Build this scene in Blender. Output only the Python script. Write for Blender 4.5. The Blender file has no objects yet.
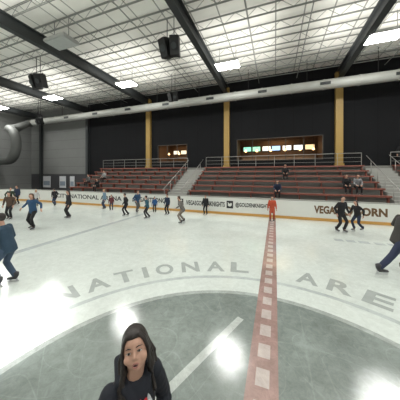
import bpy, bmesh, math, random
from mathutils import Vector, Matrix, Euler
random.seed(7)
scene = bpy.context.scene
COL = scene.collection

# ---------------------------------------------------------------- materials
def mat(name, col, rough=0.6, metal=0.0, var=0.12, scale=6.0, bump=0.0, bscale=40.0, spec=0.5):
    m = bpy.data.materials.new(name); m.use_nodes = True
    nt = m.node_tree; b = nt.nodes['Principled BSDF']
    b.inputs['Roughness'].default_value = rough
    b.inputs['Metallic'].default_value = metal
    b.inputs['Specular IOR Level'].default_value = spec
    tc = nt.nodes.new('ShaderNodeTexCoord')
    n = nt.nodes.new('ShaderNodeTexNoise'); n.inputs['Scale'].default_value = scale
    n.inputs['Detail'].default_value = 4
    nt.links.new(tc.outputs['Object'], n.inputs['Vector'])
    mx = nt.nodes.new('ShaderNodeMix'); mx.data_type = 'RGBA'
    lo = [max(0, c*(1-var)) for c in col]; hi = [min(1, c*(1+var)) for c in col]
    mx.inputs[6].default_value = (*lo, 1); mx.inputs[7].default_value = (*hi, 1)
    nt.links.new(n.outputs['Fac'], mx.inputs[0])
    nt.links.new(mx.outputs[2], b.inputs['Base Color'])
    if bump:
        n2 = nt.nodes.new('ShaderNodeTexNoise'); n2.inputs['Scale'].default_value = bscale
        nt.links.new(tc.outputs['Object'], n2.inputs['Vector'])
        bp = nt.nodes.new('ShaderNodeBump'); bp.inputs['Strength'].default_value = bump
        nt.links.new(n2.outputs['Fac'], bp.inputs['Height'])
        nt.links.new(bp.outputs['Normal'], b.inputs['Normal'])
    return m

def icemat(name, col, var=0.08, scale=0.7, scuff=0.10, rough=(0.06,0.16), track=0.08):
    """ice surface: broad tone drift, fine scuffs, curved skate tracks, uneven gloss"""
    m = bpy.data.materials.new(name); m.use_nodes = True
    nt = m.node_tree; b = nt.nodes['Principled BSDF']; L = nt.links.new
    def M(op, a, bb=None):
        n = nt.nodes.new('ShaderNodeMath'); n.operation = op
        for i, v in enumerate((a, bb)):
            if v is None: continue
            if isinstance(v, (int, float)): n.inputs[i].default_value = v
            else: L(v, n.inputs[i])
        return n.outputs[0]
    b.inputs['Specular IOR Level'].default_value = 0.7
    geo = nt.nodes.new('ShaderNodeNewGeometry')
    n1 = nt.nodes.new('ShaderNodeTexNoise'); n1.inputs['Scale'].default_value = scale; n1.inputs['Detail'].default_value = 6; n1.inputs['Roughness'].default_value = 0.65
    L(geo.outputs['Position'], n1.inputs['Vector'])
    n2 = nt.nodes.new('ShaderNodeTexNoise'); n2.inputs['Scale'].default_value = 7.0; n2.inputs['Detail'].default_value = 10
    n2.inputs['Roughness'].default_value = 0.85; n2.inputs['Distortion'].default_value = 0.6
    L(geo.outputs['Position'], n2.inputs['Vector'])
    r1 = nt.nodes.new('ShaderNodeMapRange'); r1.inputs['From Min'].default_value = 0.3; r1.inputs['From Max'].default_value = 0.7
    r1.inputs['To Min'].default_value = 1-var; r1.inputs['To Max'].default_value = 1+var; L(n1.outputs['Fac'], r1.inputs['Value'])
    r2 = nt.nodes.new('ShaderNodeMapRange'); r2.inputs['From Min'].default_value = 0.4; r2.inputs['From Max'].default_value = 0.65
    r2.inputs['To Min'].default_value = 1+scuff*0.5; r2.inputs['To Max'].default_value = 1-scuff; L(n2.outputs['Fac'], r2.inputs['Value'])
    tr = None
    for off, sc, wd in ((0.0, 0.45, 170), (37.0, 0.6, 150), (91.0, 0.35, 200)):
        add = nt.nodes.new('ShaderNodeVectorMath'); add.operation = 'ADD'; add.inputs[1].default_value = (off, off*0.7, 0); L(geo.outputs['Position'], add.inputs[0])
        nn = nt.nodes.new('ShaderNodeTexNoise'); nn.inputs['Scale'].default_value = sc; nn.inputs['Detail'].default_value = 0.0; L(add.outputs[0], nn.inputs['Vector'])
        f = M('FRACT', M('MULTIPLY', nn.outputs['Fac'], 9.0)); d = M('ABSOLUTE', M('SUBTRACT', f, 0.5))
        ln = M('MAXIMUM', M('SUBTRACT', 1.0, M('MULTIPLY', d, wd*0.35)), 0.0)
        tr = ln if tr is None else M('MAXIMUM', tr, ln)
    trk = M('ADD', 1.0, M('MULTIPLY', tr, track))
    mu = M('MULTIPLY', M('MULTIPLY', r1.outputs[0], r2.outputs[0]), trk)
    sc = nt.nodes.new('ShaderNodeVectorMath'); sc.operation = 'SCALE'; sc.inputs[0].default_value = col; L(mu, sc.inputs['Scale'])
    L(sc.outputs[0], b.inputs['Base Color'])
    r3 = nt.nodes.new('ShaderNodeMapRange'); r3.inputs['From Min'].default_value = 0.35; r3.inputs['From Max'].default_value = 0.65
    r3.inputs['To Min'].default_value = rough[0]; r3.inputs['To Max'].default_value = rough[1]; L(n2.outputs['Fac'], r3.inputs['Value'])
    L(r3.outputs[0], b.inputs['Roughness'])
    bp = nt.nodes.new('ShaderNodeBump'); bp.inputs['Strength'].default_value = 0.04; bp.inputs['Distance'].default_value = 0.04
    L(n2.outputs['Fac'], bp.inputs['Height']); L(bp.outputs['Normal'], b.inputs['Normal'])
    return m

def emat(name, col, strength):
    m = bpy.data.materials.new(name); m.use_nodes = True
    b = m.node_tree.nodes['Principled BSDF']
    b.inputs['Base Color'].default_value = (*col, 1)
    b.inputs['Emission Color'].default_value = (*col, 1)
    b.inputs['Emission Strength'].default_value = strength
    return m

def stripes(m, axis, period, dark, width=0.06):
    nt = m.node_tree; b = nt.nodes['Principled BSDF']
    src = b.inputs['Base Color'].links[0].from_socket
    tc = nt.nodes.new('ShaderNodeTexCoord'); sp = nt.nodes.new('ShaderNodeSeparateXYZ')
    nt.links.new(tc.outputs['Object'], sp.inputs[0])
    d = nt.nodes.new('ShaderNodeMath'); d.operation = 'DIVIDE'; d.inputs[1].default_value = period
    nt.links.new(sp.outputs[axis], d.inputs[0])
    f = nt.nodes.new('ShaderNodeMath'); f.operation = 'FRACT'; nt.links.new(d.outputs[0], f.inputs[0])
    l = nt.nodes.new('ShaderNodeMath'); l.operation = 'LESS_THAN'; l.inputs[1].default_value = width
    nt.links.new(f.outputs[0], l.inputs[0])
    mx = nt.nodes.new('ShaderNodeMix'); mx.data_type = 'RGBA'
    nt.links.new(l.outputs[0], mx.inputs[0]); nt.links.new(src, mx.inputs[6])
    mx.inputs[7].default_value = (*dark, 1)
    nt.links.new(mx.outputs[2], b.inputs['Base Color'])
    return m

M_ice = icemat('ice', (0.60, 0.645, 0.615), 0.09, 0.5, 0.12, track=0.05)
M_icegrey = icemat('ice_grey_paint', (0.20, 0.23, 0.215), 0.28, 0.8, 0.22, track=0.18)
M_icemid = icemat('ice_mid_paint', (0.35, 0.38, 0.36), 0.2, 1.5, 0.25)
M_iceletter = mat('ice_letter_paint', (0.36, 0.39, 0.375), 0.16, var=0.15, scale=3, spec=0.6)
M_icefaint = icemat('ice_faint_paint', (0.45, 0.49, 0.485), 0.10, 1.5, 0.15)
M_icewhite = icemat('ice_white_paint', (0.42, 0.45, 0.43), 0.10, 1.5, 0.2)
M_icered = icemat('ice_red_paint', (0.32, 0.215, 0.195), 0.18, 1.5, 0.2)
M_icepale = icemat('ice_pale_paint', (0.46, 0.40, 0.375), 0.1, 1.5, 0.15)
M_rubber = mat('rubber_floor', (0.05, 0.05, 0.05), 0.8, bump=0.2)
M_black = stripes(mat('black_wall', (0.009, 0.0095, 0.011), 0.8, var=0.15, scale=1, spec=0.2), 0, 1.52, (0.004, 0.004, 0.005), 0.02)
M_greywall = stripes(mat('grey_wall', (0.19, 0.195, 0.19), 0.8, var=0.1, scale=0.8), 2, 1.2, (0.12, 0.12, 0.12), 0.03)
M_gold = mat('gold_paint', (0.40, 0.26, 0.075), 0.5, var=0.08)
M_deck = stripes(mat('roof_deck', (0.90, 0.89, 0.84), 0.7, var=0.08, scale=0.9, bump=0.3, bscale=5), 0, 1.52, (0.36, 0.36, 0.33), 0.05)
M_joist = mat('joist_steel', (0.24, 0.25, 0.235), 0.5, var=0.05)
M_beam = mat('beam_steel', (0.038, 0.043, 0.045), 0.5, var=0.1)
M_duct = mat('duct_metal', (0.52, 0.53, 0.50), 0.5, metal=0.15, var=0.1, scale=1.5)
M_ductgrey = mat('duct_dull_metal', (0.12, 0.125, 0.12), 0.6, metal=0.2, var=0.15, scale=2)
M_conc = mat('concrete', (0.21, 0.205, 0.19), 0.85, var=0.12, scale=2, bump=0.2)
M_bench = mat('bench_plastic', (0.24, 0.085, 0.062), 0.55, var=0.2, scale=1.5)
M_rail = mat('rail_metal', (0.34, 0.34, 0.32), 0.4, metal=0.3, var=0.05)
M_board = mat('board_white', (0.70, 0.71, 0.67), 0.35, var=0.03)
M_kick = mat('kick_yellow', (0.62, 0.34, 0.09), 0.4, var=0.06)
M_cap = mat('cap_grey', (0.36, 0.36, 0.34), 0.4, var=0.05)
M_txt = mat('print_black', (0.02, 0.02, 0.022), 0.5, var=0.05)
M_txtgold = mat('print_bronze', (0.14, 0.075, 0.03), 0.5, var=0.05)
M_blk = mat('black_metal', (0.012, 0.012, 0.013), 0.5)
M_house = mat('lamp_housing', (0.45, 0.45, 0.44), 0.5)
M_lens = emat('lamp_lens', (1.0, 1.0, 0.96), 24)
M_off = mat('lamp_unlit_lens', (0.45, 0.47, 0.46), 0.4)
M_roomin = mat('bar_wall', (0.15, 0.08, 0.04), 0.7, var=0.3, scale=3)
M_frame = mat('window_frame', (0.06, 0.05, 0.04), 0.5)
M_counter = mat('counter_wood', (0.22, 0.12, 0.055), 0.5, var=0.3)
M_white = mat('poster_white', (0.62, 0.64, 0.66), 0.6)
M_door = mat('door_paint', (0.06, 0.06, 0.065), 0.5)
M_skin = mat('skin', (0.47, 0.275, 0.20), 0.55, var=0.06)
M_hairb = mat('hair_black', (0.015, 0.010, 0.008), 0.5, var=0.4, scale=60, bump=0.5, bscale=120)
M_hairbr = mat('hair_brown', (0.07, 0.035, 0.018), 0.5, var=0.4, scale=50)
M_hairbl = mat('hair_blond', (0.33, 0.22, 0.10), 0.5, var=0.3, scale=50)
M_boot = mat('skate_boot', (0.03, 0.03, 0.035), 0.5)
M_blade = mat('skate_blade', (0.6, 0.6, 0.62), 0.3, metal=0.8)
M_lip = mat('lip', (0.34, 0.14, 0.12), 0.5)
M_mouthin = mat('mouth_inside', (0.05, 0.012, 0.012), 0.5)
M_eye = mat('eye_white', (0.45, 0.42, 0.39), 0.35, var=0.02)
M_iris = mat('iris', (0.02, 0.012, 0.008), 0.2)
M_red = mat('print_red', (0.50, 0.03, 0.04), 0.5)
_fab = {}
def fab(c):
    if c not in _fab:
        _fab[c] = mat('fabric', c, 0.85, var=0.2, scale=9, bump=0.25, bscale=25)
    return _fab[c]

# ---------------------------------------------------------------- helpers
def mkobj(name, bm_or_me, mats=(), parent=None, loc=None, smooth=False):
    if isinstance(bm_or_me, bmesh.types.BMesh):
        me = bpy.data.meshes.new(name); bm_or_me.to_mesh(me); bm_or_me.free()
    else: me = bm_or_me
    for m in mats: me.materials.append(m)
    if smooth:
        for p in me.polygons: p.use_smooth = True
    o = bpy.data.objects.new(name, me); COL.objects.link(o)
    if loc is not None: o.location = loc
    if parent: o.parent = parent
    return o
def tag(o, label, cat, group=None):
    o['label'] = label; o['category'] = cat
    if group: o['group'] = group
    return o
def struct(o): o['kind'] = 'structure'; return o
def box(bm, x0, x1, y0, y1, z0, z1, mi=0):
    v = [bm.verts.new(p) for p in [(x0,y0,z0),(x1,y0,z0),(x1,y1,z0),(x0,y1,z0),(x0,y0,z1),(x1,y0,z1),(x1,y1,z1),(x0,y1,z1)]]
    for f in [(0,3,2,1),(4,5,6,7),(0,1,5,4),(1,2,6,5),(2,3,7,6),(3,0,4,7)]:
        bm.faces.new([v[i] for i in f]).material_index = mi
def tube(bm, pts, rad, ref=(1,0,0), seg=12, mi=0, round_ends=True):
    pts = [Vector(p) for p in pts]; ref0 = Vector(ref); rings = []
    n = len(pts)
    for i, p in enumerate(pts):
        t = (pts[min(i+1,n-1)] - pts[max(i-1,0)]).normalized()
        r = ref0 - ref0.dot(t)*t
        if r.length < 0.15:
            alt = Vector((0,1,0)) if abs(t.y) < 0.8 else Vector((0,0,1))
            r = alt - alt.dot(t)*t
        r.normalize(); q = t.cross(r)
        a, b = rad[i] if isinstance(rad[i], tuple) else (rad[i], rad[i])
        rings.append([bm.verts.new(p + r*a*math.cos(k*2*math.pi/seg) + q*b*math.sin(k*2*math.pi/seg)) for k in range(seg)])
    fs = []
    for i in range(n-1):
        for k in range(seg):
            fs.append(bm.faces.new([rings[i][k], rings[i][(k+1)%seg], rings[i+1][(k+1)%seg], rings[i+1][k]]))
    for end in (0, -1):
        R = rings[end]; c = pts[end]
        d = (pts[0]-pts[1]).normalized() if end == 0 else (pts[-1]-pts[-2]).normalized()
        rr = rad[end] if not isinstance(rad[end], tuple) else min(rad[end])
        cv = bm.verts.new(c + d*rr*(0.6 if round_ends else 0))
        for k in range(seg):
            a, b = R[k], R[(k+1)%seg]
            fs.append(bm.faces.new([b, a, cv] if end == 0 else [a, b, cv]))
    for f in fs: f.material_index = mi
def ell(bm, c, r, rot=None, u=14, v=10, mi=0):
    res = bmesh.ops.create_uvsphere(bm, u_segments=u, v_segments=v, radius=1.0)
    M = Matrix.Translation(Vector(c)) @ (rot.to_4x4() if rot else Matrix.Identity(4)) @ Matrix.Diagonal((*r, 1))
    bmesh.ops.transform(bm, matrix=M, verts=res['verts'])
def textmesh(body, offset=0.012):
    cu = bpy.data.curves.new('t', 'FONT'); cu.body = body; cu.offset = offset
    cu.align_x = 'CENTER'; cu.align_y = 'CENTER'; cu.resolution_u = 3
    o = bpy.data.objects.new('t', cu); COL.objects.link(o)
    bpy.context.view_layer.update()
    me = bpy.data.meshes.new_from_object(o.evaluated_get(bpy.context.evaluated_depsgraph_get()))
    bpy.data.objects.remove(o)
    xs = [v.co.x for v in me.vertices]; ys = [v.co.y for v in me.vertices]
    cx, cy = (min(xs)+max(xs))/2, (min(ys)+max(ys))/2; w, h = max(xs)-min(xs), max(ys)-min(ys)
    for v in me.vertices: v.co.x = (v.co.x-cx)/w; v.co.y = (v.co.y-cy)/h; v.co.z = 0
    me.materials.clear()
    return me

# ---------------------------------------------------------------- people
BAKE = []
def bake_obj(name, bm, m, parent, voxel, smooth=2, extra=None):
    bmesh.ops.recalc_face_normals(bm, faces=bm.faces[:])
    o = mkobj(name, bm, (), parent)
    r = o.modifiers.new('r', 'REMESH'); r.mode = 'VOXEL'; r.voxel_size = voxel; r.use_smooth_shade = True
    s = o.modifiers.new('s', 'SMOOTH'); s.factor = 0.5; s.iterations = smooth
    BAKE.append((o, m, extra)); return o
def ik(a, c, l1, l2, bend):
    a, c = Vector(a), Vector(c); d = c-a; L = d.length
    if L > (l1+l2)*0.999: c = a + d.normalized()*(l1+l2)*0.999; d = c-a; L = d.length
    t = d.normalized(); x = (l1*l1-l2*l2+L*L)/(2*L); hgt = math.sqrt(max(l1*l1-x*x, 0))
    b = Vector(bend); b = (b-b.dot(t)*t).normalized()
    return a+t*x+b*hgt, c

def person(loc, H, face, label, top_c=(0.02,0.02,0.025), leg_c=(0.02,0.02,0.03), hair='b', long_hair=False,
           lean=5, side=0, hip=(0,0,0.92), feet=((-0.11,0,0.13),(0.11,0.05,0.13)), hands=((-0.27,0.1,0.86),(0.27,0.1,0.86)),
           head_pitch=0, head_yaw=0, head_roll=0, voxel=0.024, skin=None, near=False, boot=None, hood=False, coat=False, group=None, skates=True, sw=1.0, hs=1.0):
    skin = skin or M_skin
    root = bpy.data.objects.new('person', None); COL.objects.link(root); root.empty_display_size = 0.3
    s = H/1.77
    root.location = loc; root.scale = (s, s, s)
    root.rotation_euler = (0, 0, math.atan2(-face[0], face[1]))
    tag(root, label, 'person', group)
    P = Vector(hip); la = math.radians(lean); sa = math.radians(side)
    u = Vector((math.sin(sa), math.sin(la)*math.cos(sa), math.cos(la)*math.cos(sa))).normalized()
    X = (Vector((1,0,0)) - u.x*u).normalized()
    nb = P+u*0.52
    hd = (u + Vector((0,0,1.2))).normalized()
    hc = nb + hd*(0.175 if near else 0.19)*hs + Vector((0, 0.025, 0))
    HR = (Matrix.Rotation(math.radians(head_yaw),3,'Z') @ Matrix.Rotation(math.radians(head_pitch),3,'X') @ Matrix.Rotation(math.radians(head_roll),3,'Y'))
    def h(x, y, z): return hc + HR @ Vector((x*hs, y*hs, z*hs))
    def er(a,b,c): return (a*hs,b*hs,c*hs)
    drop = 0.455 if near else 0.475
    shs = [P+u*drop-X*0.175*sw, P+u*drop+X*0.175*sw]
    arms, legs = [], []
    for i in (0, 1):
        sg = -1 if i == 0 else 1
        arms.append((shs[i],) + ik(shs[i], hands[i], 0.29, 0.26, (sg*0.6, -0.8, -0.3)))
        hj = P + X*sg*0.09 - Vector((0,0,0.03))
        legs.append((hj,) + ik(hj, feet[i], 0.42, 0.41, (sg*0.12, 1, 0.1)))
    # body
    bm = bmesh.new()
    tube(bm, [P-u*0.06, P, P+u*0.15, P+u*0.32, P+u*0.44, P+u*0.51], [(0.12,0.09),(0.155*sw,0.105),(0.13*sw,0.09),(0.155*sw,0.105),(0.155*sw,0.095),(0.08*sw,0.07)], ref=X, seg=16)
    tube(bm, [P+u*0.48, hc-HR@Vector((0,0.02,0.06))], [0.058, 0.052], ref=X)
    ell(bm, h(0,-0.008,0.020), er(0.077,0.098,0.096), HR, 18, 14)
    if near:   # rounder, younger face
        ell(bm, h(0,0.016,-0.030), er(0.070,0.074,0.066), HR, 18, 14)
        ell(bm, h(0,0.052,-0.074), er(0.028,0.028,0.021), HR)
        ell(bm, h(0,0.058,0.040), er(0.052,0.032,0.040), HR)
        for sg in (-1, 1):
            ell(bm, h(sg*0.078,-0.01,-0.012), er(0.011,0.019,0.032), HR)
            ell(bm, h(sg*0.040,0.056,-0.028), er(0.030,0.027,0.027), HR)
        ell(bm, h(0,0.074,-0.053), er(0.024,0.016,0.016), HR)
        tube(bm, [h(0,0.084,0.010), h(0,0.092,-0.010), h(0,0.096,-0.021)], [0.007,0.010,0.013], seg=8)
        for sg in (-1,1): ell(bm, h(sg*0.010,0.091,-0.024), er(0.008,0.008,0.007), HR)
    else:
        ell(bm, h(0,0.018,-0.042), er(0.058,0.068,0.068), HR, 16, 12)
        ell(bm, h(0,0.052,-0.088), er(0.028,0.028,0.022), HR)
        for sg in (-1, 1):
            ell(bm, h(sg*0.076,-0.01,-0.012), er(0.011,0.019,0.032), HR)
            ell(bm, h(sg*0.040,0.054,-0.032), er(0.031,0.027,0.031), HR)
        tube(bm, [h(0,0.086,0.010), h(0,0.096,-0.014), h(0,0.100,-0.028)], [0.009,0.013,0.017], seg=8)
    for sh, el, wr in arms:
        tube(bm, [sh, sh.lerp(el,0.4), el, el.lerp(wr,0.35), wr], [0.050,0.047,0.040,0.038,0.026])
        d = (wr-el).normalized()
        tube(bm, [wr-d*0.02, wr+d*0.04, wr+d*0.09], [(0.024,0.02),(0.042,0.018),(0.036,0.014)])
    for hj, kn, an in legs:
        tube(bm, [hj, hj.lerp(kn,0.5), kn, kn.lerp(an,0.3), an], [0.085,0.072,0.056,0.055,0.038])
        tube(bm, [an, an+Vector((0,0.06,-0.04)), an+Vector((0,0.14,-0.05))], [0.036,0.034,0.025])
    # fingers
    fx = bmesh.new()
    for i,(sh, el, wr) in enumerate(arms):
        d = (wr-el).normalized(); r = Vector((1,0,0))-d.x*d
        if r.length < 0.2: r = Vector((0,1,0))-d.y*d
        r.normalize(); q = d.cross(r)
        sg = 1 if i == 0 else -1
        curl = q if q.y*sg > 0 else -q
        if abs(curl.z) > 0.5 and curl.z > 0: curl = -curl
        for k, ln in enumerate((0.070,0.080,0.075,0.060)):
            b0 = wr + d*0.075 + r*(0.028-0.0185*k)
            p1 = b0+d*(ln*0.45)+curl*0.006; p2 = p1+d*(ln*0.38)+curl*0.020; p3 = p2+d*(ln*0.25)+curl*0.025
            tube(fx, [b0,p1,p2,p3], [0.009,0.0088,0.008,0.0068], seg=6)
        tb = wr + d*0.03 + r*0.032
        tube(fx, [tb, tb+d*0.03+r*0.022+curl*0.008, tb+d*0.058+r*0.026+curl*0.02], [0.011,0.010,0.008], seg=6)
    bake_obj('body', bm, skin, root, 0.0055 if near else voxel*0.75, 3 if near else 1, fx)
    # jacket
    bm = bmesh.new(); lo = -0.30 if coat else -0.12
    tube(bm, [P+u*lo, P, P+u*0.15, P+u*0.32, P+u*0.44, P+u*0.515], [(0.20 if coat else 0.175,0.15 if coat else 0.135),(0.18*sw,0.135),(0.165*sw,0.125),(0.185*sw,0.135),(0.165*sw if near else 0.19*sw,0.12),(0.095*sw,0.085)], ref=X, seg=18)
    for sh, el, wr in arms:
        ell(bm, sh, (0.060,0.064,0.062) if near else (0.072,0.068,0.068))
        tube(bm, [sh, sh.lerp(el,0.4), el, el.lerp(wr,0.4), wr], [0.060,0.060,0.053,0.050,0.042] if near else [0.070,0.066,0.058,0.053,0.042])
        if near:  # sleeve folds
            for k in range(4):
                c = sh.lerp(el, 0.35+0.18*k); d = (el-sh).normalized()
                tube(bm, [c-d*0.012, c+d*0.012], [0.062-0.002*k,0.062-0.002*k], seg=14)
            c = el; d = (wr-el).normalized()
            for k in range(3): tube(bm, [c+d*(0.03+0.05*k), c+d*(0.05+0.05*k)], [0.057-0.003*k]*2, seg=14)
    if hood:
        tube(bm, [nb+Vector((-0.045,0.095,-0.07)), nb+Vector((-0.085,0.02,0.0)), nb+Vector((-0.05,-0.09,0.03)), nb+Vector((0.05,-0.09,0.03)), nb+Vector((0.085,0.02,0.0)), nb+Vector((0.045,0.095,-0.07))], [0.020,0.036,0.050,0.050,0.036,0.020], ref=(0,0,1))
        for sg in (-1,1): tube(bm, [nb+Vector((sg*0.035,0.105,-0.07)), nb+Vector((sg*0.04,0.142,-0.15)), nb+Vector((sg*0.042,0.150,-0.22))], [0.006,0.006,0.007], seg=6)
    bake_obj('jacket', bm, fab(top_c), root, 0.0075 if near else voxel, 3)
    # trousers
    bm = bmesh.new()
    tube(bm, [P-u*0.10, P-u*0.02, P+u*0.05], [(0.14,0.115),(0.165*sw,0.125),(0.158*sw,0.115)], ref=X, seg=16)
    for hj, kn, an in legs:
        tube(bm, [hj, hj.lerp(kn,0.45), kn, kn.lerp(an,0.4), an+Vector((0,0,0.02))], [0.098,0.086,0.070,0.068,0.060])
    bake_obj('trousers', bm, fab(leg_c), root, 0.012 if near else voxel, 2)
    # hair
    bm = bmesh.new()
    ell(bm, h(0,-0.026,0.028), er(0.086,0.094,0.104), HR, 16, 12)
    ell(bm, h(0,0.010,0.086), er(0.064,0.074,0.040), HR)
    if near:
        rr = random.Random(3)
        for sg in (-1, 1):
            for k in range(15):
                t = min(k,12)/12; j = lambda a: rr.uniform(-a, a)
                w8 = 0.02 if k > 11 else 0.0
                y0 = 0.068-0.10*t
                tube(bm, [h(sg*0.006,y0*0.9,0.116-0.018*(1-t)), h(sg*(0.036+j(0.005)),0.066-0.09*t,0.092+j(0.005)), h(sg*(0.063+0.007*t+j(0.004)),0.056-0.088*t,0.052+j(0.006)), h(sg*(0.075+0.009*t+j(0.004)),0.038-0.085*t,0.0),
                          h(sg*(0.082+0.006*t+w8+j(0.008)),0.022-0.070*t,-0.055), h(sg*(0.084+w8+j(0.014)),0.008-0.05*t,-0.110), nb+Vector((sg*(0.090+w8*1.5+j(0.018)),0.055-0.06*t,-0.02)), nb+Vector((sg*(0.096+0.03*t+w8+j(0.020)),0.115-0.10*t,-0.13+j(0.05)))],
                     [0.009,0.010,0.010,0.010,0.010,0.010,0.008,0.003], ref=(0,1,0), seg=8)
    if long_hair:
        tube(bm, [h(0,-0.07,0.03), h(0,-0.085,-0.06), nb+Vector((0,-0.09,-0.03)), nb+Vector((0,-0.13,-0.14))], [(0.08,0.05),(0.085,0.045),(0.09,0.04),(0.05,0.02)], ref=X)
    bake_obj('hair', bm, {'b':M_hairb,'br':M_hairbr,'bl':M_hairbl}[hair], root, 0.004 if near else voxel*0.7, 1)
    # skates
    for hj, kn, an in legs:
        bm = bmesh.new()
        tube(bm, [an+Vector((0,-0.02,0.09)), an+Vector((0,-0.02,0.02)), an+Vector((0,0.0,-0.03)), an+Vector((0,0.08,-0.045)), an+Vector((0,0.17,-0.055))],
             [(0.055,0.06),(0.05,0.055),(0.05,0.05),(0.047,0.035),(0.035,0.024)], ref=(1,0,0))
        sk = mkobj('skate' if skates else 'shoe', bm, (boot or M_boot,), root, smooth=True)
        if skates:
            bm = bmesh.new()
            box(bm, an.x-0.004, an.x+0.004, an.y-0.09, an.y+0.18, an.z-0.13, an.z-0.105)
            box(bm, an.x-0.012, an.x+0.012, an.y-0.06, an.y-0.02, an.z-0.107, an.z-0.06)
            box(bm, an.x-0.012, an.x+0.012, an.y+0.08, an.y+0.13, an.z-0.107, an.z-0.07)
            mkobj('blade', bm, (M_blade,), sk)
    if near:
        for sg in (-1, 1):
            bm = bmesh.new(); ell(bm, h(sg*0.031,0.0800,0.008), er(0.0150,0.010,0.0060), HR, 16, 10)
            e = mkobj('eye', bm, (M_eye,), root, smooth=True)
            bm = bmesh.new(); ell(bm, h(sg*0.031,0.0868,0.008), er(0.0072,0.0045,0.0056), HR, 12, 8)
            mkobj('iris', bm, (M_iris,), e, smooth=True)
            bm = bmesh.new(); tube(bm, [h(sg*0.015,0.0905,0.030), h(sg*0.032,0.088,0.034), h(sg*0.052,0.075,0.028)], [0.002,0.003,0.0015], seg=6)
            mkobj('eyebrow', bm, (M_hairb,), root, smooth=True)
            bm = bmesh.new(); tube(bm, [h(sg*0.016,0.085,0.011), h(sg*0.031,0.0895,0.0145), h(sg*0.047,0.080,0.010)], [0.0014,0.0022,0.0014], seg=6)
            mkobj('eyelash', bm, (M_hairb,), e, smooth=True)
        bm = bmesh.new()
        tube(bm, [h(-0.020,0.080,-0.054), h(-0.008,0.0885,-0.046), h(0,0.0895,-0.048), h(0.008,0.0885,-0.046), h(0.020,0.080,-0.054)], [0.0022,0.0035,0.003,0.0035,0.0022], seg=8)
        tube(bm, [h(-0.020,0.080,-0.054), h(-0.011,0.086,-0.0645), h(0,0.0875,-0.0670), h(0.011,0.086,-0.0645), h(0.020,0.080,-0.054)], [0.0022,0.0038,0.0045,0.0038,0.0022], seg=8)
        mo = mkobj('mouth', bm, (M_lip,), root, smooth=True)
        bm = bmesh.new(); ell(bm, h(0,0.0840,-0.056), er(0.0145,0.006,0.0085), HR, 12, 8); mkobj('mouth_opening', bm, (M_mouthin,), mo, smooth=True)
    return root, P, u

NAVY=(0.015,0.025,0.055); BLACK=(0.012,0.012,0.014); BLUE=(0.022,0.065,0.14); JEAN=(0.035,0.055,0.10); GREY=(0.10,0.10,0.10)
TEAL=(0.02,0.09,0.13); RED=(0.45,0.07,0.03); BROWN=(0.08,0.05,0.035)
glide = dict(feet=((-0.11,0.08,0.13),(0.12,-0.12,0.13)), hip=(0,0,0.90), lean=9, hands=((-0.28,0.18,0.90),(0.30,0.08,0.90)))
glide2 = dict(feet=((-0.13,-0.20,0.17),(0.10,0.12,0.13)), hip=(0,0,0.89), lean=12, hands=((-0.30,-0.05,0.90),(0.28,0.25,0.95)))
stand = dict()
wide = dict(feet=((-0.24,0.02,0.13),(0.24,0.0,0.13)), hip=(0,0,0.84), lean=22, hands=((-0.36,0.3,0.95),(0.36,0.3,0.95)))
arms_out = dict(feet=((-0.14,0.12,0.13),(0.16,-0.12,0.13)), hip=(0,0,0.89), lean=8, hands=((-0.50,0.10,1.00),(0.50,0.05,1.02)))

# girl close to the camera
hero, HP, HU = person((-0.85, 1.06, 0), 1.71, (0.86,-0.50), 'girl in a dark navy hoodie looking up with open mouth', (0.008,0.010,0.017), NAVY, hair='b', long_hair=True,
    near=True, hood=True, head_pitch=22, head_yaw=-28, head_roll=10, lean=5, sw=0.80, hs=0.97, hands=((-0.20,0.14,0.90),(0.20,0.16,0.90)))
def chest(pts, m, name, y0):
    bm = bmesh.new(); vs = [bm.verts.new((x, y0, z)) for x, z in pts]; bm.faces.new(vs)
    r = bmesh.ops.extrude_face_region(bm, geom=bm.faces[:])
    bmesh.ops.translate(bm, verts=[g for g in r['geom'] if isinstance(g, bmesh.types.BMVert)], vec=(0,0.028,0))
    bmesh.ops.recalc_face_normals(bm, faces=bm.faces[:])
    return mkobj(name, bm, (m,), hero)
chest([(-0.030,1.285),(0.002,1.265),(0.020,1.285),(0.024,1.335),(0.002,1.358),(-0.014,1.338),(-0.032,1.353)], M_red, 'chest_print', 0.152)
chest([(-0.060,1.280),(-0.036,1.280),(-0.036,1.345),(-0.050,1.358),(-0.062,1.335)], M_white, 'chest_print', 0.150)

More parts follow.
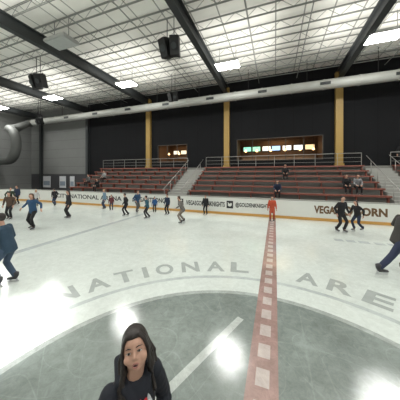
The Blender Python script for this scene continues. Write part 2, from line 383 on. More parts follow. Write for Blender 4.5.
person((-5.93,2.98,0), 1.74, (-0.75,-0.35), 'skater in a dark blue jacket and jeans standing slightly bent', (0.02,0.045,0.075), (0.04,0.065,0.105), voxel=0.016, hair='b',
    feet=((-0.11,0.10,0.13),(0.13,-0.08,0.13)), hip=(0,-0.03,0.90), lean=16, hands=((-0.24,0.28,0.90),(0.24,0.26,0.90)))
person((3.03,6.70,0), 1.98, (0.95,0.30), 'dark-clothed skater in a long stride with one leg extended', (0.045,0.042,0.040), (0.022,0.03,0.065), voxel=0.016, hair='br',
    feet=((-0.14,0.18,0.13),(0.16,-0.62,0.20)), hip=(0,-0.03,0.85), lean=18, hands=((-0.30,0.40,1.05),(0.36,-0.15,0.98)))
P_ = [
 ((-10.75,6.39),1.75,(0.3,-1),'skater in a blue jacket with arms held out',BLUE,BLACK,arms_out,'br'),
 ((-14.3,7.3),1.62,(0.6,-0.8),'skater in a brown jacket',BROWN,BLACK,glide,'b'),
 ((-15.3,6.9),1.5,(-1,0.2),'child skater in black',BLACK,GREY,stand,'b'),
 ((-11.4,8.7),1.68,(-0.4,-1),'skater in black jacket standing upright',BLACK,BLACK,stand,'b'),
 ((-20.5,11.0),1.65,(0.4,-1),'distant skater in a dark jacket',NAVY,BLACK,stand,'b'),
 ((-18.0,10.9),1.4,(1,-0.3),'small skater in a white top',(0.5,0.5,0.5),GREY,glide,'bl'),
 ((-16.8,11.6),1.5,(-1,0.1),'distant skater in black',BLACK,JEAN,glide2,'b'),
 ((-19.4,9.9),1.6,(1,0),'skater in a dark olive jacket',(0.03,0.05,0.03),BLACK,glide,'b'),
 ((-22.5,9.8),1.6,(1,0.2),'distant skater in a dark top',(0.05,0.04,0.04),BLACK,stand,'b'),
 ((-11.9,11.9),1.5,(-0.5,-1),'skater in a pale blue jacket',(0.16,0.25,0.33),JEAN,stand,'bl'),
 ((-10.9,11.5),1.15,(0.7,-1),'small child in a dark red top',(0.12,0.03,0.035),NAVY,stand,'br'),
 ((-8.7,10.4),1.45,(-1,-0.4),'skater in black leaning forward',BLACK,BLACK,glide,'b'),
 ((-8.8,11.6),1.55,(1,-0.4),'skater in a blue and grey jacket',BLUE,GREY,glide2,'br'),
 ((-7.0,10.2),1.38,(-1,-0.5),'child in a teal jacket',TEAL,BLACK,glide,'b'),
 ((-7.6,11.9),1.1,(0.4,-1),'small child in a blue jacket',(0.02,0.08,0.22),BLACK,stand,'b'),
 ((-6.45,11.6),1.35,(-0.2,-1),'child in a navy coat',NAVY,BLACK,stand,'b'),
 ((-4.6,9.9),1.55,(-1,-0.15),'skater in a grey jacket and tan trousers, legs apart',(0.13,0.12,0.11),(0.2,0.17,0.14),wide,'br'),
 ((-4.15,12.4),1.30,(0,-1),'person in black beside the rink boards',BLACK,BLACK,stand,'b'),
 ((-0.15,12.0),1.42,(0,-1),'person in a long orange-red coat by the centre line',RED,(0.4,0.08,0.04),dict(coat=True),'b'),
 ((2.77,10.8),1.68,(0.6,-1),'skater in a black jacket looking down',BLACK,BLACK,glide,'b'),
 ((3.55,11.3),1.45,(-0.8,-0.5),'skater in a black hoodie with arms forward',BLACK,NAVY,glide2,'b'),
]
for (x,y),H,f,lab,tc,lc,pose,hr in P_:
    person((x,y,0), H, f, lab, tc, lc, hair=hr, long_hair=(len(lab)%3==0), **pose)

def row_y(i): return 13.75+0.78*i
def row_z(i): return 0.50+0.39*i
sit = dict(hip=(0,0,0.56), feet=((-0.12,0.40,0.13),(0.12,0.42,0.13)), hands=((-0.14,0.38,0.66),(0.14,0.38,0.66)), lean=10, skates=False)
for x,i,lab,tc in [(0.75,4,'spectator in black seated on the bleachers',BLACK),(0.15,1,'spectator in a dark jacket seated low on the bleachers',NAVY),
                   (4.35,2,'spectator in a black coat seated on the bleachers',BLACK),(4.95,2,'spectator in a grey top seated on the bleachers',(0.2,0.2,0.21)),
                   (-17.9,2,'spectator in grey seated on the bleachers',GREY),(-16.6,3,'spectator in light top seated on the bleachers',(0.3,0.3,0.3)),(-15.9,1,'spectator in black seated on the bleachers',BLACK)]:
    person((x,row_y(i)+0.52,row_z(i)), 1.68, (0,-1), lab, tc, BLACK, **sit)
person((8.9,19.62,3.235), 1.75, (0,-1), 'person in black standing on the upper walkway', BLACK, BLACK, skates=False, hands=((-0.27,0.05,0.88),(0.27,0.05,0.88)))

bpy.context.view_layer.update()
dg = bpy.context.evaluated_depsgraph_get()
res = []
for o, m, extra in BAKE:
    res.append(bpy.data.meshes.new_from_object(o.evaluated_get(dg), preserve_all_data_layers=False, depsgraph=dg))
for (o, m, extra), me in zip(BAKE, res):
    if extra is not None:
        b = bmesh.new(); b.from_mesh(me); tmp = bpy.data.meshes.new('x'); extra.to_mesh(tmp); extra.free()
        b.from_mesh(tmp); b.to_mesh(me); b.free(); bpy.data.meshes.remove(tmp)
    o.modifiers.clear(); o.data = me; me.materials.clear(); me.materials.append(m)
    for p in me.polygons: p.use_smooth = True

# ---------------------------------------------------------------- rink
CX, CY, HL, HW, CR = -0.15, 1.3, 30.0, 11.7, 8.5
def outline(grow=0.0, n=14):
    pts = []
    hl, hw, r = HL+grow, HW+grow, CR+grow
    for qx, qy, a0 in ((1,1,0),(-1,1,90),(-1,-1,180),(1,-1,270)):
        for k in range(n+1):
            a = math.radians(a0+90*k/n)
            pts.append((CX+qx*(hl-r)+r*math.cos(a), CY+qy*(hw-r)+r*math.sin(a)))
    return pts
bm = bmesh.new()
vs = [bm.verts.new((x,y,0)) for x,y in outline()]
f = bm.faces.new(vs); lowv = [bm.verts.new((x,y,-0.04)) for x,y in outline()]
for i in range(len(vs)):
    j = (i+1)%len(vs); bm.faces.new([vs[i],lowv[i],lowv[j],vs[j]])
bm.faces.new(lowv[::-1])
ice = mkobj('ice_rink', bm, (M_ice,)); tag(ice, 'white skating rink ice sheet with painted grey circle and lettering', 'ice rink')
ice['kind'] = 'structure'
def disc(name, r0, r1, z, m, n=96):
    bm = bmesh.new()
    if r0 == 0:
        bm.faces.new([bm.verts.new((CX+r1*math.cos(2*math.pi*k/n), CY+r1*math.sin(2*math.pi*k/n), z)) for k in range(n)])
    else:
        a = [bm.verts.new((CX+r0*math.cos(2*math.pi*k/n), CY+r0*math.sin(2*math.pi*k/n), z)) for k in range(n)]
        b = [bm.verts.new((CX+r1*math.cos(2*math.pi*k/n), CY+r1*math.sin(2*math.pi*k/n), z)) for k in range(n)]
        for k in range(n):
            j=(k+1)%n; bm.faces.new([a[k],b[k],b[j],a[j]])
    return mkobj(name, bm, (m,), ice)
disc('center_disc', 0, 3.20, 0.003, M_icegrey)
disc('disc_border', 3.20, 3.31, 0.003, M_icemid)
disc('circle_line', 3.86, 3.98, 0.003, M_icefaint)
def poly(name, pts, z, m):
    bm = bmesh.new(); bm.faces.new([bm.verts.new((x,y,z)) for x,y in pts]); return mkobj(name, bm, (m,), ice)
def stripe(name, a, b, w, z, m):
    a, b = Vector(a), Vector(b); d = (b-a).normalized(); n = Vector((-d.y,d.x))*w/2
    return poly(name, [a-n, b-n, b+n, a+n], z, m)
stripe('emblem_stripe', (-1.28,2.0), (-0.58,3.72), 0.12, 0.006, M_icewhite)
bm = bmesh.new(); w = 0.19
box(bm, CX+w-0.065, CX+w, -10.3, 12.9, 0.006, 0.0075); box(bm, CX-w, CX-w+0.065, -10.3, 12.9, 0.006, 0.0075)
box(bm, CX-w+0.065, CX+w-0.065, -10.3, 12.9, 0.006, 0.0074)
line = mkobj('center_line', bm, (M_icered,), ice)
bm = bmesh.new(); y = -10.0
while y < 12.7:
    box(bm, CX-0.085, CX+0.085, y, y+0.25, 0.0078, 0.0088); y += 0.42
mkobj('center_line_check', bm, (M_icepale,), ice)
for x in (CX-7.9, CX+7.9):
    bm = bmesh.new(); box(bm, x-0.15, x+0.15, -10.35, 12.95, 0.003, 0.005); mkobj('blue_line', bm, (M_icefaint,), ice)
for x0, x1 in ((2.2,2.5),(2.6,2.9),(3.0,3.35),(3.5,3.8),(3.9,4.2)):
    bm = bmesh.new(); box(bm, x0, x1, 9.3, 9.6, 0.003, 0.005); mkobj('ice_marking', bm, (M_icefaint,), ice)
LET = [('L',-10),('A',-18.5),('N',-27.5),('O',-36.5),('I',-43),('T',-49.5),('A',-57.5),('N',-66),('Y',-80),('T',-88),('I',-93.5),('C',-100),
       ('A',11.6),('R',20.2),('E',28.8),('N',37.5),('A',46.5)]
cache = {}
for ch, a in LET:
    if ch not in cache:
        if ch in 'TI':
            bm = bmesh.new()
            def quad(x0,x1,y0,y1): bm.faces.new([bm.verts.new(p) for p in ((x0,y0,0),(x1,y0,0),(x1,y1,0),(x0,y1,0))])
            if ch == 'T': quad(-0.5,0.5,0.32,0.5); quad(-0.13,0.13,-0.5,0.32)
            else: quad(-0.5,0.5,-0.5,0.5)
            me = bpy.data.meshes.new('letter'); bm.to_mesh(me); bm.free(); cache[ch] = me
        else: cache[ch] = textmesh(ch, 0.032)
        cache[ch].materials.append(M_iceletter)
    o = bpy.data.objects.new('ice_letter', cache[ch]); COL.objects.link(o); o.parent = ice
    t = math.radians(a); o.location = (CX+4.5*math.sin(t), CY+4.5*math.cos(t), 0.006)
    o.rotation_euler = (0,0,-t); o.scale = ((0.13 if ch=='I' else 0.48), 0.62, 1)

def loop_wall(name, g0, g1, z0, z1, m, parent=None):
    bm = bmesh.new(); A = outline(g0); B = outline(g1); n = len(A)
    R = [[bm.verts.new((x,y,z)) for x,y in L] for L, z in ((A,z0),(A,z1),(B,z1),(B,z0))]
    for k in range(4):
        for i in range(n):
            j=(i+1)%n; bm.faces.new([R[k][i],R[(k+1)%4][i],R[(k+1)%4][j],R[k][j]])
    bmesh.ops.recalc_face_normals(bm, faces=bm.faces[:])
    return mkobj(name, bm, (m,), parent)
boards = loop_wall('rink_boards', 0.0, 0.12, 0, 1.07, M_board)
tag(boards, 'white hockey rink boards with yellow kick strip and printed lettering', 'rink boards')
loop_wall('kick_plate', -0.02, -0.001, 0, 0.15, M_kick, boards)
loop_wall('top_rail', -0.03, 0.16, 1.071, 1.12, M_cap, boards)
YB = CY+HW-0.006
def sign(txt, x0, x1, zc, hgt, m, off=0.012):
    me = textmesh(txt, off); me.materials.append(m)
    o = bpy.data.objects.new('lettering', me); COL.objects.link(o); o.parent = boards
    o.location = ((x0+x1)/2, YB, zc); o.rotation_euler = (math.radians(90),0,0); o.scale = (x1-x0, hgt, 1)
sign('CITY NATIONAL ARENA', -18.6, -11.3, 0.66, 0.36, M_txt, 0.02)
sign('#VEGASSTRONG', -10.3, -7.4, 0.66, 0.38, M_txt, 0.03)
sign('/VEGASGOLDENKNIGHTS', -5.8, -3.05, 0.63, 0.33, M_txt, 0.03)
sign('@GOLDENKNIGHTS', -2.36, -0.25, 0.63, 0.33, M_txt, 0.03)
sign('VEGAS', 2.05, 3.25, 0.62, 0.44, M_txtgold, 0.045)
sign('BORN', 3.98, 5.35, 0.62, 0.44, M_txtgold, 0.045)
def disc_sign(x, zc, r, m):
    bm = bmesh.new()
    bm.faces.new([bm.verts.new((x+r*math.cos(a*math.pi/16), YB, zc+r*math.sin(a*math.pi/16))) for a in range(32)])
    return mkobj('round_emblem', bm, (m,), boards)
disc_sign(3.62, 0.62, 0.26, M_txtgold)
bm = bmesh.new(); bm.faces.new([bm.verts.new((3.62+x, YB-0.004, 0.62+z)) for x,z in ((-0.10,0.12),(0.10,0.12),(0.10,-0.04),(0,-0.15),(-0.10,-0.04))]); mkobj('shield_mark', bm, (M_board,), boards)
def square_icon(x, glyph=None):
    bm = bmesh.new(); box(bm, x-0.21, x+0.21, YB-0.002, YB, 0.40, 0.88); mkobj('icon', bm, (M_txt,), boards)
    if glyph:
        me = textmesh(glyph, 0.04); me.materials.append(M_board)
        o = bpy.data.objects.new('icon_letter', me); COL.objects.link(o); o.parent = boards
        o.location = (x+0.02, YB-0.005, 0.63); o.rotation_euler = (math.radians(90),0,0); o.scale = (0.20,0.38,1)
def bird(x, m, s=1.0):
    bm = bmesh.new(); ell(bm, (x, YB-0.004, 0.61), (0.13*s,0.003,0.09*s)); ell(bm, (x+0.09*s,YB-0.004,0.61+0.08*s),(0.06*s,0.003,0.06*s))
    tube(bm, [(x-0.02,YB-0.004,0.62),(x-0.12*s,YB-0.004,0.62+0.15*s)], [(0.07*s,0.003),(0.02*s,0.003)], ref=(0.7,0,0.7), seg=8)
    mkobj('bird_mark', bm, (m,), boards)
square_icon(-6.2, 'f'); square_icon(-2.72); bird(-2.73, M_board, 1.0)

# ---------------------------------------------------------------- shell
YW, XE, ZC = 20.0, 34.0, 11.75
bm = bmesh.new(); box(bm, -XE-0.3, XE+0.3, -18.3, YW+4.3, -0.3, -0.04); struct(mkobj('floor', bm, (M_rubber,)))
bm = bmesh.new(); box(bm, -XE-0.3, XE+0.3, -18.3, YW+4.3, ZC, ZC+0.2); struct(mkobj('ceiling', bm, (M_deck,)))
W = [(-12.35,-8.75,3.85,5.8),(-3.5,3.85,3.85,5.95)]
bm = bmesh.new(); xs = [-22.8]+[v for w in W for v in w[:2]]+[XE]
for k in range(0, len(xs), 2): box(bm, xs[k], xs[k+1], YW, YW+0.3, -0.04, ZC)
for x0,x1,z0,z1 in W:
    box(bm, x0, x1, YW, YW+0.3, -0.04, z0); box(bm, x0, x1, YW, YW+0.3, z1, ZC)
struct(mkobj('wall_north', bm, (M_black,)))
bm = bmesh.new(); box(bm, -XE, -22.8, YW, YW+0.3, 2.6, ZC, 0); box(bm, -XE, -22.8, YW, YW+0.3, -0.04, 2.6, 1); struct(mkobj('wall_northwest', bm, (M_greywall, M_door)))
bm = bmesh.new(); box(bm, -XE-0.3, -XE, -18, YW+0.3, -0.04, ZC); struct(mkobj('wall_west', bm, (M_greywall,)))
bm = bmesh.new(); box(bm, XE, XE+0.3, -18, YW+0.3, -0.04, ZC); struct(mkobj('wall_east', bm, (M_greywall,)))
bm = bmesh.new(); box(bm, -XE, XE, -18.3, -18, -0.04, ZC); struct(mkobj('wall_south', bm, (M_greywall,)))

for n,(x0,x1,z0,z1) in enumerate(W):
    bm = bmesh.new(); t = 0.05
    box(bm, x0, x1, YW-0.03, YW+0.05, z0, z0+t); box(bm, x0, x1, YW-0.03, YW+0.05, z1-t, z1)
    cnt = 5 if n else 3
    for k in range(cnt+1):
        xx = x0 + (x1-x0-t)*k/cnt; box(bm, xx, xx+t, YW-0.03, YW+0.05, z0+t, z1-t)
    struct(mkobj('window_%d' % (n+1), bm, (M_frame,)))
    bm = bmesh.new()
    box(bm, x0-0.1, x1+0.1, YW+3.0, YW+3.2, z0-0.6, z1+0.3); box(bm, x0-0.3, x0-0.1, YW+0.3, YW+3.2, z0-0.6, z1+0.3)
    box(bm, x1+0.1, x1+0.3, YW+0.3, YW+3.2, z0-0.6, z1+0.3); box(bm, x0-0.1, x1+0.1, YW+0.3, YW+3.0, z0-0.7, z0-0.6); box(bm, x0-0.1, x1+0.1, YW+0.3, YW+3.0, z1+0.3, z1+0.4)
    struct(mkobj('wall_lounge', bm, (M_roomin,)))
    la = bpy.data.lights.new('lounge_light', 'AREA'); la.energy = 45 if n else 25; la.color = (1,0.72,0.4); la.size = 2.5
    lo = bpy.data.objects.new('lounge_light', la); COL.objects.link(lo); lo.location = ((x0+x1)/2, YW+1.4, z1+0.25)
def tv(x, z, w, h, col, y=YW+2.9):
    bm = bmesh.new(); box(bm, x-w/2-0.05, x+w/2+0.05, y, y+0.09, z-h/2-0.05, z+h/2+0.05)
    t = mkobj('television', bm, (M_blk,)); tag(t, 'flat lit television mounted on the lounge wall', 'television', 'lounge televisions')
    bm = bmesh.new(); box(bm, x-w/2, x+w/2, y-0.02, y-0.002, z-h/2, z+h/2); mkobj('screen', bm, (emat('screen_glow', col, 1.5),), t)
for x, c in ((-2.85,(0.30,0.75,0.55)),(-1.90,(0.35,0.8,0.5)),(-0.85,(0.9,0.9,0.8)),(0.1,(0.35,0.55,0.85)),(1.15,(0.9,0.88,0.85)),(2.2,(0.95,0.92,0.85)),(3.25,(0.9,0.65,0.35))):
    tv(x, 5.30, 0.80, 0.46, c)
tv(-11.5,5.25,0.7,0.42,(0.8,0.75,0.6)); tv(-10.5,5.25,0.7,0.42,(0.8,0.7,0.5)); tv(-9.5,5.25,0.7,0.42,(0.3,0.5,0.8))
bm = bmesh.new(); box(bm, -3.2, 3.5, YW+1.7, YW+2.3, 3.26, 4.35); box(bm, -3.3, 3.6, YW+1.6, YW+2.4, 4.35, 4.42)
tag(mkobj('bar_counter', bm, (M_counter,)), 'long wooden bar counter inside the lit lounge', 'counter')
bm0 = bmesh.new(); tube(bm0, [(0,0,0),(0,0,0.10),(0,0,0.2)], [0.12,0.09,0.02], seg=12); 
pen = bpy.data.meshes.new('pendant'); bm0.to_mesh(pen); bm0.free(); pen.materials.append(emat('warm_glow',(1.0,0.62,0.25),4))
for x in (-2.8,-1.7,-0.4,0.9,2.2,3.3,-11.6,-10.3,-9.2):
    o = bpy.data.objects.new('pendant_lamp', pen); COL.objects.link(o); o.location = (x, YW+1.2, 4.85)
    tag(o, 'small warm glowing pendant lamp in the lounge', 'lamp', 'lounge pendant lamps')
    b = bmesh.new(); zt = 6.25 if x > -5 else 6.1; box(b, -0.01, 0.01, -0.01, 0.01, 0.2, zt-4.85); mkobj('cord', b, (M_blk,), o)

for x in (-13.45,-4.45,4.95):
    bm = bmesh.new(); box(bm, x-0.26, x+0.26, YW-0.35, YW-0.002, 3.24, 11.0); box(bm, x-0.32, x+0.32, YW-0.42, YW-0.002, 3.236, 3.45)
    tag(mkobj('pillar', bm, (M_gold,)), 'square gold painted pillar against the black wall', 'pillar', 'gold pillars')
for x in (-22.7,-31.6):
    bm = bmesh.new(); box(bm, x-0.2, x+0.2, YW-0.3, YW-0.26, -0.04, 10.3); box(bm, x-0.2, x+0.2, YW-0.04, YW-0.002, -0.04, 10.3); box(bm, x-0.02, x+0.02, YW-0.26, YW-0.04, -0.04, 10.3)
    tag(mkobj('steel_column', bm, (M_beam,)), 'dark steel column supporting a roof beam', 'column', 'steel columns')

NR = 7; XA = -19.6
def bleacher(x0, x1):
    bm = bmesh.new()
    for i in range(NR): box(bm, x0, x1, row_y(i), (row_y(i+1) if i < NR-1 else 19.2), -0.04, row_z(i))
    b = mkobj('bleacher_section', bm, (M_conc,)); tag(b, 'stepped grey bleacher section with dull red-brown benches', 'bleachers', 'bleacher sections')
    for i in range(NR):
        bm = bmesh.new(); z = row_z(i); y = row_y(i)
        box(bm, x0+0.05, x1-0.05, y+0.36, y+0.70, z+0.33, z+0.43)
        n = max(2, int((x1-x0)/1.5))
        for k in range(n+1):
            xx = x0+0.15+(x1-x0-0.36)*k/n; box(bm, xx, xx+0.06, y+0.42, y+0.66, z, z+0.33)
        mkobj('bench', bm, (M_bench,), b)
bleacher(XA, -8.3); bleacher(-6.5, 6.4); bleacher(8.05, 18.0)
def stairs(x0, x1):
    bm = bmesh.new(); n = NR*2
    for k in range(n):
        y0 = row_y(0)+0.39*k; y1 = y0+0.39 if k < n-1 else 19.2
        box(bm, x0, x1, y0, y1, -0.04, 0.30+0.195*(k+1))
    s = mkobj('aisle_stairs', bm, (M_cap,)); tag(s, 'grey concrete aisle stairs between bleacher sections', 'stairs', 'aisle stairs')
    for xx in (x0+0.08, x1-0.08):
        bm = bmesh.new(); pts=[(xx, row_y(0)+0.2, 1.38),(xx, 19.0, 4.0)]
        tube(bm, pts, [0.025,0.025], seg=8)
        for k in range(5):
            t = (k+0.2)/5; yy = row_y(0)+0.2+t*(19.0-row_y(0)-0.2); zz = 1.38+t*(4.0-1.38)
            tube(bm, [(xx,yy,zz-0.95),(xx,yy,zz)], [0.022,0.022], seg=8, round_ends=False)
        mkobj('handrail', bm, (M_rail,), s, smooth=True)
stairs(-8.25, -6.55); stairs(6.45, 8.0)
bm = bmesh.new(); box(bm, XA, 18, 19.2, YW-0.001, -0.04, 3.235); tag(mkobj('walkway', bm, (M_conc,)), 'grey concrete walkway above the bleachers', 'walkway')
def railing(x0, x1, y=19.25, z=3.236, hh=1.0):
    bm = bmesh.new(); tube(bm, [(x0,y,z+hh),(x1,y,z+hh)], [0.028,0.028], seg=8)
    for q in (0.33,0.66): tube(bm, [(x0,y,z+hh*q),(x1,y,z+hh*q)], [0.014,0.014], seg=6)
    r = mkobj('guard_rail', bm, (M_rail,), smooth=True); tag(r, 'pale metal guard rail along the upper walkway', 'railing', 'walkway guard rails')
    n = max(1, round((x1-x0)/1.5))
    for k in range(n+1):
        bm = bmesh.new(); xx = x0+(x1-x0)*k/n; tube(bm, [(xx,y,z),(xx,y,z+hh)], [0.022,0.022], seg=8, round_ends=False); mkobj('post', bm, (M_rail,), r)
railing(XA+0.1,-8.4); railing(-6.4,6.3); railing(8.1,17.8)
bm = bmesh.new(); box(bm, 7.25, 8.6, 13.22, 13.72, -0.04, 1.75); box(bm, 7.2, 8.65, 13.2, 13.735, 1.75, 1.82)
tag(mkobj('cabinet', bm, (M_cap,)), 'grey storage cabinet behind the rink boards', 'cabinet')

for y,nm in ((11.0,'door_1'),(3.0,'door_2')):
    bm = bmesh.new(); box(bm, -XE+0.001, -XE+0.06, y-0.95, y+0.95, -0.04, 2.3); struct(mkobj(nm, bm, (M_door,)))
for x,w in ((-30.6,1.5),(-27.4,1.2),(-25.6,0.8)):
    bm = bmesh.new(); box(bm, x-w/2, x+w/2, YW-0.05, YW-0.001, 0.7, 2.3); p = mkobj('poster', bm, (M_white,)); tag(p, 'plain white poster panel on the dark lower wall', 'poster', 'wall posters')
    bm = bmesh.new(); box(bm, x-w/2+0.1, x+w/2-0.1, YW-0.06, YW-0.051, 1.0, 1.6); mkobj('picture_area', bm, (fab((0.25,0.3,0.36)),), p)

# ---------------------------------------------------------------- roof
def ibeam_mesh(L, d, w):
    bm = bmesh.new(); box(bm, -w/2, w/2, 0, L, 0, 0.05); box(bm, -w/2, w/2, 0, L, d-0.05, d); box(bm, -0.02, 0.02, 0, L, 0.05, d-0.05)
    me = bpy.data.meshes.new('beam'); bm.to_mesh(me); bm.free(); me.materials.append(M_beam); return me
bme = ibeam_mesh(37.9, 0.75, 0.36)
for x in (-31.7,-22.6,-13.45,-4.45,4.95,14.0,23.1):
    o = bpy.data.objects.new('roof_beam', bme); COL.objects.link(o); o.location = (x,-17.95,10.35)
    tag(o, 'dark grey steel roof beam spanning the arena', 'beam', 'roof beams')
def joist_mesh():
    bm = bmesh.new(); x0, x1, d = -33.9, 33.9, 0.55
    for z in (0.0, d-0.05):
        box(bm, x0, x1, -0.045, -0.02, z, z+0.04); box(bm, x0, x1, 0.02, 0.045, z, z+0.04)
    x = x0; up = False
    while x < x1-0.6:
        a = Vector((x,0,0.03 if not up else d-0.03)); b = Vector((x+0.6,0,d-0.03 if not up else 0.03))
        tube(bm, [a,b], [0.014,0.014], ref=(0,1,0), seg=4, round_ends=False); x += 0.6; up = not up
    me = bpy.data.meshes.new('joist'); bm.to_mesh(me); bm.free(); me.materials.append(M_joist); return me
jm = joist_mesh()
y = 2.45
while y < 19.8:
    o = bpy.data.objects.new('roof_joist', jm); COL.objects.link(o); o.location = (0,y,11.12)
    tag(o, 'grey open-web steel roof joist', 'joist', 'roof joists'); y += 1.5
bm0 = bmesh.new(); tube(bm0, [(0,-16,0),(0,19.9,0)], [0.03,0.03], seg=8, round_ends=False); cm = bpy.data.meshes.new('c'); bm0.to_mesh(cm); bm0.free(); cm.materials.append(M_joist)
for x in (-28.5,-25.5,-19.5,-16.5,-10.5,-7.5,-1.4,1.8,8.0,11.0):
    o = bpy.data.objects.new('sprinkler_pipe', cm); COL.objects.link(o); o.location = (x,0,11.089)
    tag(o, 'thin grey pipe run under the roof joists', 'pipe', 'ceiling pipes')

bm = bmesh.new(); tube(bm, [(-32.0,18.3,9.55),(15,18.3,9.55)], [0.37,0.37], seg=24, round_ends=False)
x = -31
while x < 15:
    tube(bm, [(x,18.3,9.55),(x+0.12,18.3,9.55)], [0.40,0.40], seg=24, round_ends=False); x += 2.3
duct = mkobj('ventilation_duct', bm, (M_duct,), smooth=False); tag(duct, 'long round pale metal ventilation duct along the wall', 'duct')
x = -29.8
while x < 15:
    bm = bmesh.new(); box(bm, x-0.02, x+0.02, 18.28, 18.32, 9.90, 11.73); mkobj('duct_hanger', bm, (M_blk,), duct); x += 4.6
x = -24
while x < 14:
    bm = bmesh.new(); box(bm, x-0.35, x+0.35, 17.88, 17.95, 9.42, 9.62); mkobj('air_grille', bm, (M_beam,), duct); x += 4.6
pts = [(-31.2,18.3,9.45),(-31.0,17.6,9.2),(-31.0,16.6,8.5)]
cx, cz = -30.9, 6.2
for k in range(13):
    a = math.radians(80-170*k/12); pts.append((cx+1.6*math.cos(a), 15.6, cz+1.95*math.sin(a)))
pts.append((-33.98, 15.6, cz-1.95))
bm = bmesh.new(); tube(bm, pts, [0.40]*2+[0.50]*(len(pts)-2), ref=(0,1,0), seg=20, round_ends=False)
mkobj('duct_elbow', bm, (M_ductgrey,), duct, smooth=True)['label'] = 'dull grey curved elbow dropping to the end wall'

def lamp_mesh(lit):
    bm = bmesh.new(); box(bm, -0.80,0.80,-0.46,0.46,0.03,0.16); box(bm,-0.84,0.84,-0.50,-0.46,-0.02,0.10); box(bm,-0.84,0.84,0.46,0.50,-0.02,0.10); box(bm,-0.84,-0.80,-0.46,0.46,-0.02,0.10); box(bm,0.80,0.84,-0.46,0.46,-0.02,0.10)
    me = bpy.data.meshes.new('lamp'); bm.to_mesh(me); bm.free(); me.materials.append(M_house)
    bm = bmesh.new(); box(bm, -0.79,0.79,-0.45,0.45,-0.07,0.028); l = bpy.data.meshes.new('lens'); bm.to_mesh(l); bm.free(); l.materials.append(M_lens if lit else M_off)
    bm = bmesh.new()
    for sx in (-0.6,0.6): box(bm, sx-0.01,sx+0.01,-0.01,0.01,0.16,1.34)
    c = bpy.data.meshes.new('cable'); bm.to_mesh(c); bm.free(); c.materials.append(M_blk)
    return me, l, c
LM = {True: lamp_mesh(True), False: lamp_mesh(False)}
def lamp(x, y, lit=True, power=200):
    a, l, c = LM[lit]
    o = bpy.data.objects.new('ceiling_light', a); COL.objects.link(o); o.location = (x,y,10.4)
    tag(o, 'rectangular bright ceiling light hanging from the roof' if lit else 'unlit rectangular ceiling light fixture', 'light', 'ceiling lights')
    for nm, me in (('lens',l),('cable',c)):
        k = bpy.data.objects.new(nm, me); COL.objects.link(k); k.parent = o
    if lit:
        la = bpy.data.lights.new('lamp_light','AREA'); la.shape='RECTANGLE'; la.size=1.5; la.size_y=0.85; la.energy=power; la.color=(1.0,1.0,0.96)
        lo = bpy.data.objects.new('lamp_light', la); COL.objects.link(lo); lo.location=(x,y,10.31)
        up = bpy.data.lights.new('ceiling_fill','AREA'); up.shape='RECTANGLE'; up.size=6.5; up.size_y=5.0; up.energy=165; up.color=(1.0,0.985,0.93)  # added fill panel facing up, only there to brighten the roof deck
        lo = bpy.data.objects.new('ceiling_fill', up); COL.objects.link(lo); lo.location=(x,y,10.58); lo.rotation_euler=(math.pi,0,0)
for x in (-30.3,-21.3,-12.1,-3.2,5.8,15.0,24.0):
    lamp(x, 14.5); lamp(x, 4.0); lamp(x, -6.0)
lamp(-11.9, 8.6, False)
sp = bpy.data.lights.new('glare_spot','SPOT'); sp.energy=13000; sp.spot_size=math.radians(15); sp.spot_blend=1.0; sp.shadow_soft_size=0.3  # added light without a fixture, whitens the ice at left like glare
so = bpy.data.objects.new('glare_spot', sp); COL.objects.link(so); so.location=(-6.2,0.5,10.0); so.rotation_euler = (Vector((-4.4,1.9,0))-so.location).to_track_quat('-Z','Y').to_euler()

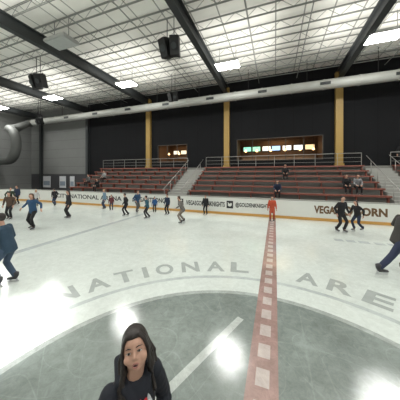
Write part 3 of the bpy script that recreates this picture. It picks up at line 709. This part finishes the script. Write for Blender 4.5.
def speaker(x, y, z, s=1.0):
    bm = bmesh.new()
    for a, ox in ((-18,-0.24),(18,0.24)):
        b2 = bmesh.new(); box(b2, -0.22,0.22,-0.25,0.25,-0.42,0.42); bmesh.ops.bevel(b2, geom=b2.edges[:], offset=0.04, segments=1)
        bmesh.ops.transform(b2, matrix=Matrix.Translation((ox,0,0))@Matrix.Rotation(math.radians(a),4,'Z')@Matrix.Rotation(math.radians(18),4,'X'), verts=b2.verts[:])
        t = bpy.data.meshes.new('t'); b2.to_mesh(t); b2.free(); bm.from_mesh(t); bpy.data.meshes.remove(t)
    bmesh.ops.scale(bm, vec=(s,s,s), verts=bm.verts[:])
    o = mkobj('loudspeaker', bm, (M_blk,), loc=(x,y,z)); tag(o, 'black loudspeaker cluster hanging from the roof', 'loudspeaker', 'hanging loudspeakers')
    bm = bmesh.new(); top = 11.749-z
    box(bm, -0.45*s,0.45*s,-0.03,0.03,0.42*s,0.48*s); box(bm,-0.44*s,-0.40*s,-0.02,0.02,0,0.42*s); box(bm,0.40*s,0.44*s,-0.02,0.02,0,0.42*s)
    box(bm, -0.2*s,-0.17*s,-0.015,0.015,0.48*s,top); box(bm, 0.17*s,0.2*s,-0.015,0.015,0.48*s,top)
    mkobj('yoke', bm, (M_blk,), o)
    for ox in (-0.24,0.24):
        bm = bmesh.new(); tube(bm, [(ox*s*1.25,-0.27*s,-0.12*s),(ox*s*1.25,-0.23*s,-0.1*s)], [0.15*s,0.12*s], seg=16, round_ends=False); mkobj('speaker_cone', bm, (M_beam,), o)
speaker(-5.7,10.6,9.95,1.2); speaker(-17.2,10.6,9.75,1.2); speaker(-8.7,16.7,9.6,0.9); speaker(-26.9,16.7,9.0,0.9)

w = bpy.data.worlds.new('w'); scene.world = w; w.use_nodes = True
w.node_tree.nodes['Background'].inputs[0].default_value = (0.6,0.65,0.65,1); w.node_tree.nodes['Background'].inputs[1].default_value = 0.3
cam = bpy.data.cameras.new('cam'); cam.lens = 18.45; cam.sensor_width = 36; cam.shift_y = -0.065; cam.clip_start = 0.05
co = bpy.data.objects.new('camera', cam); COL.objects.link(co); co.location = (0,0,2.6); co.rotation_euler = (math.radians(90),0,math.radians(20.1))
scene.camera = co
scene.view_settings.view_transform = 'Standard'
scene.view_settings.exposure = 0.0
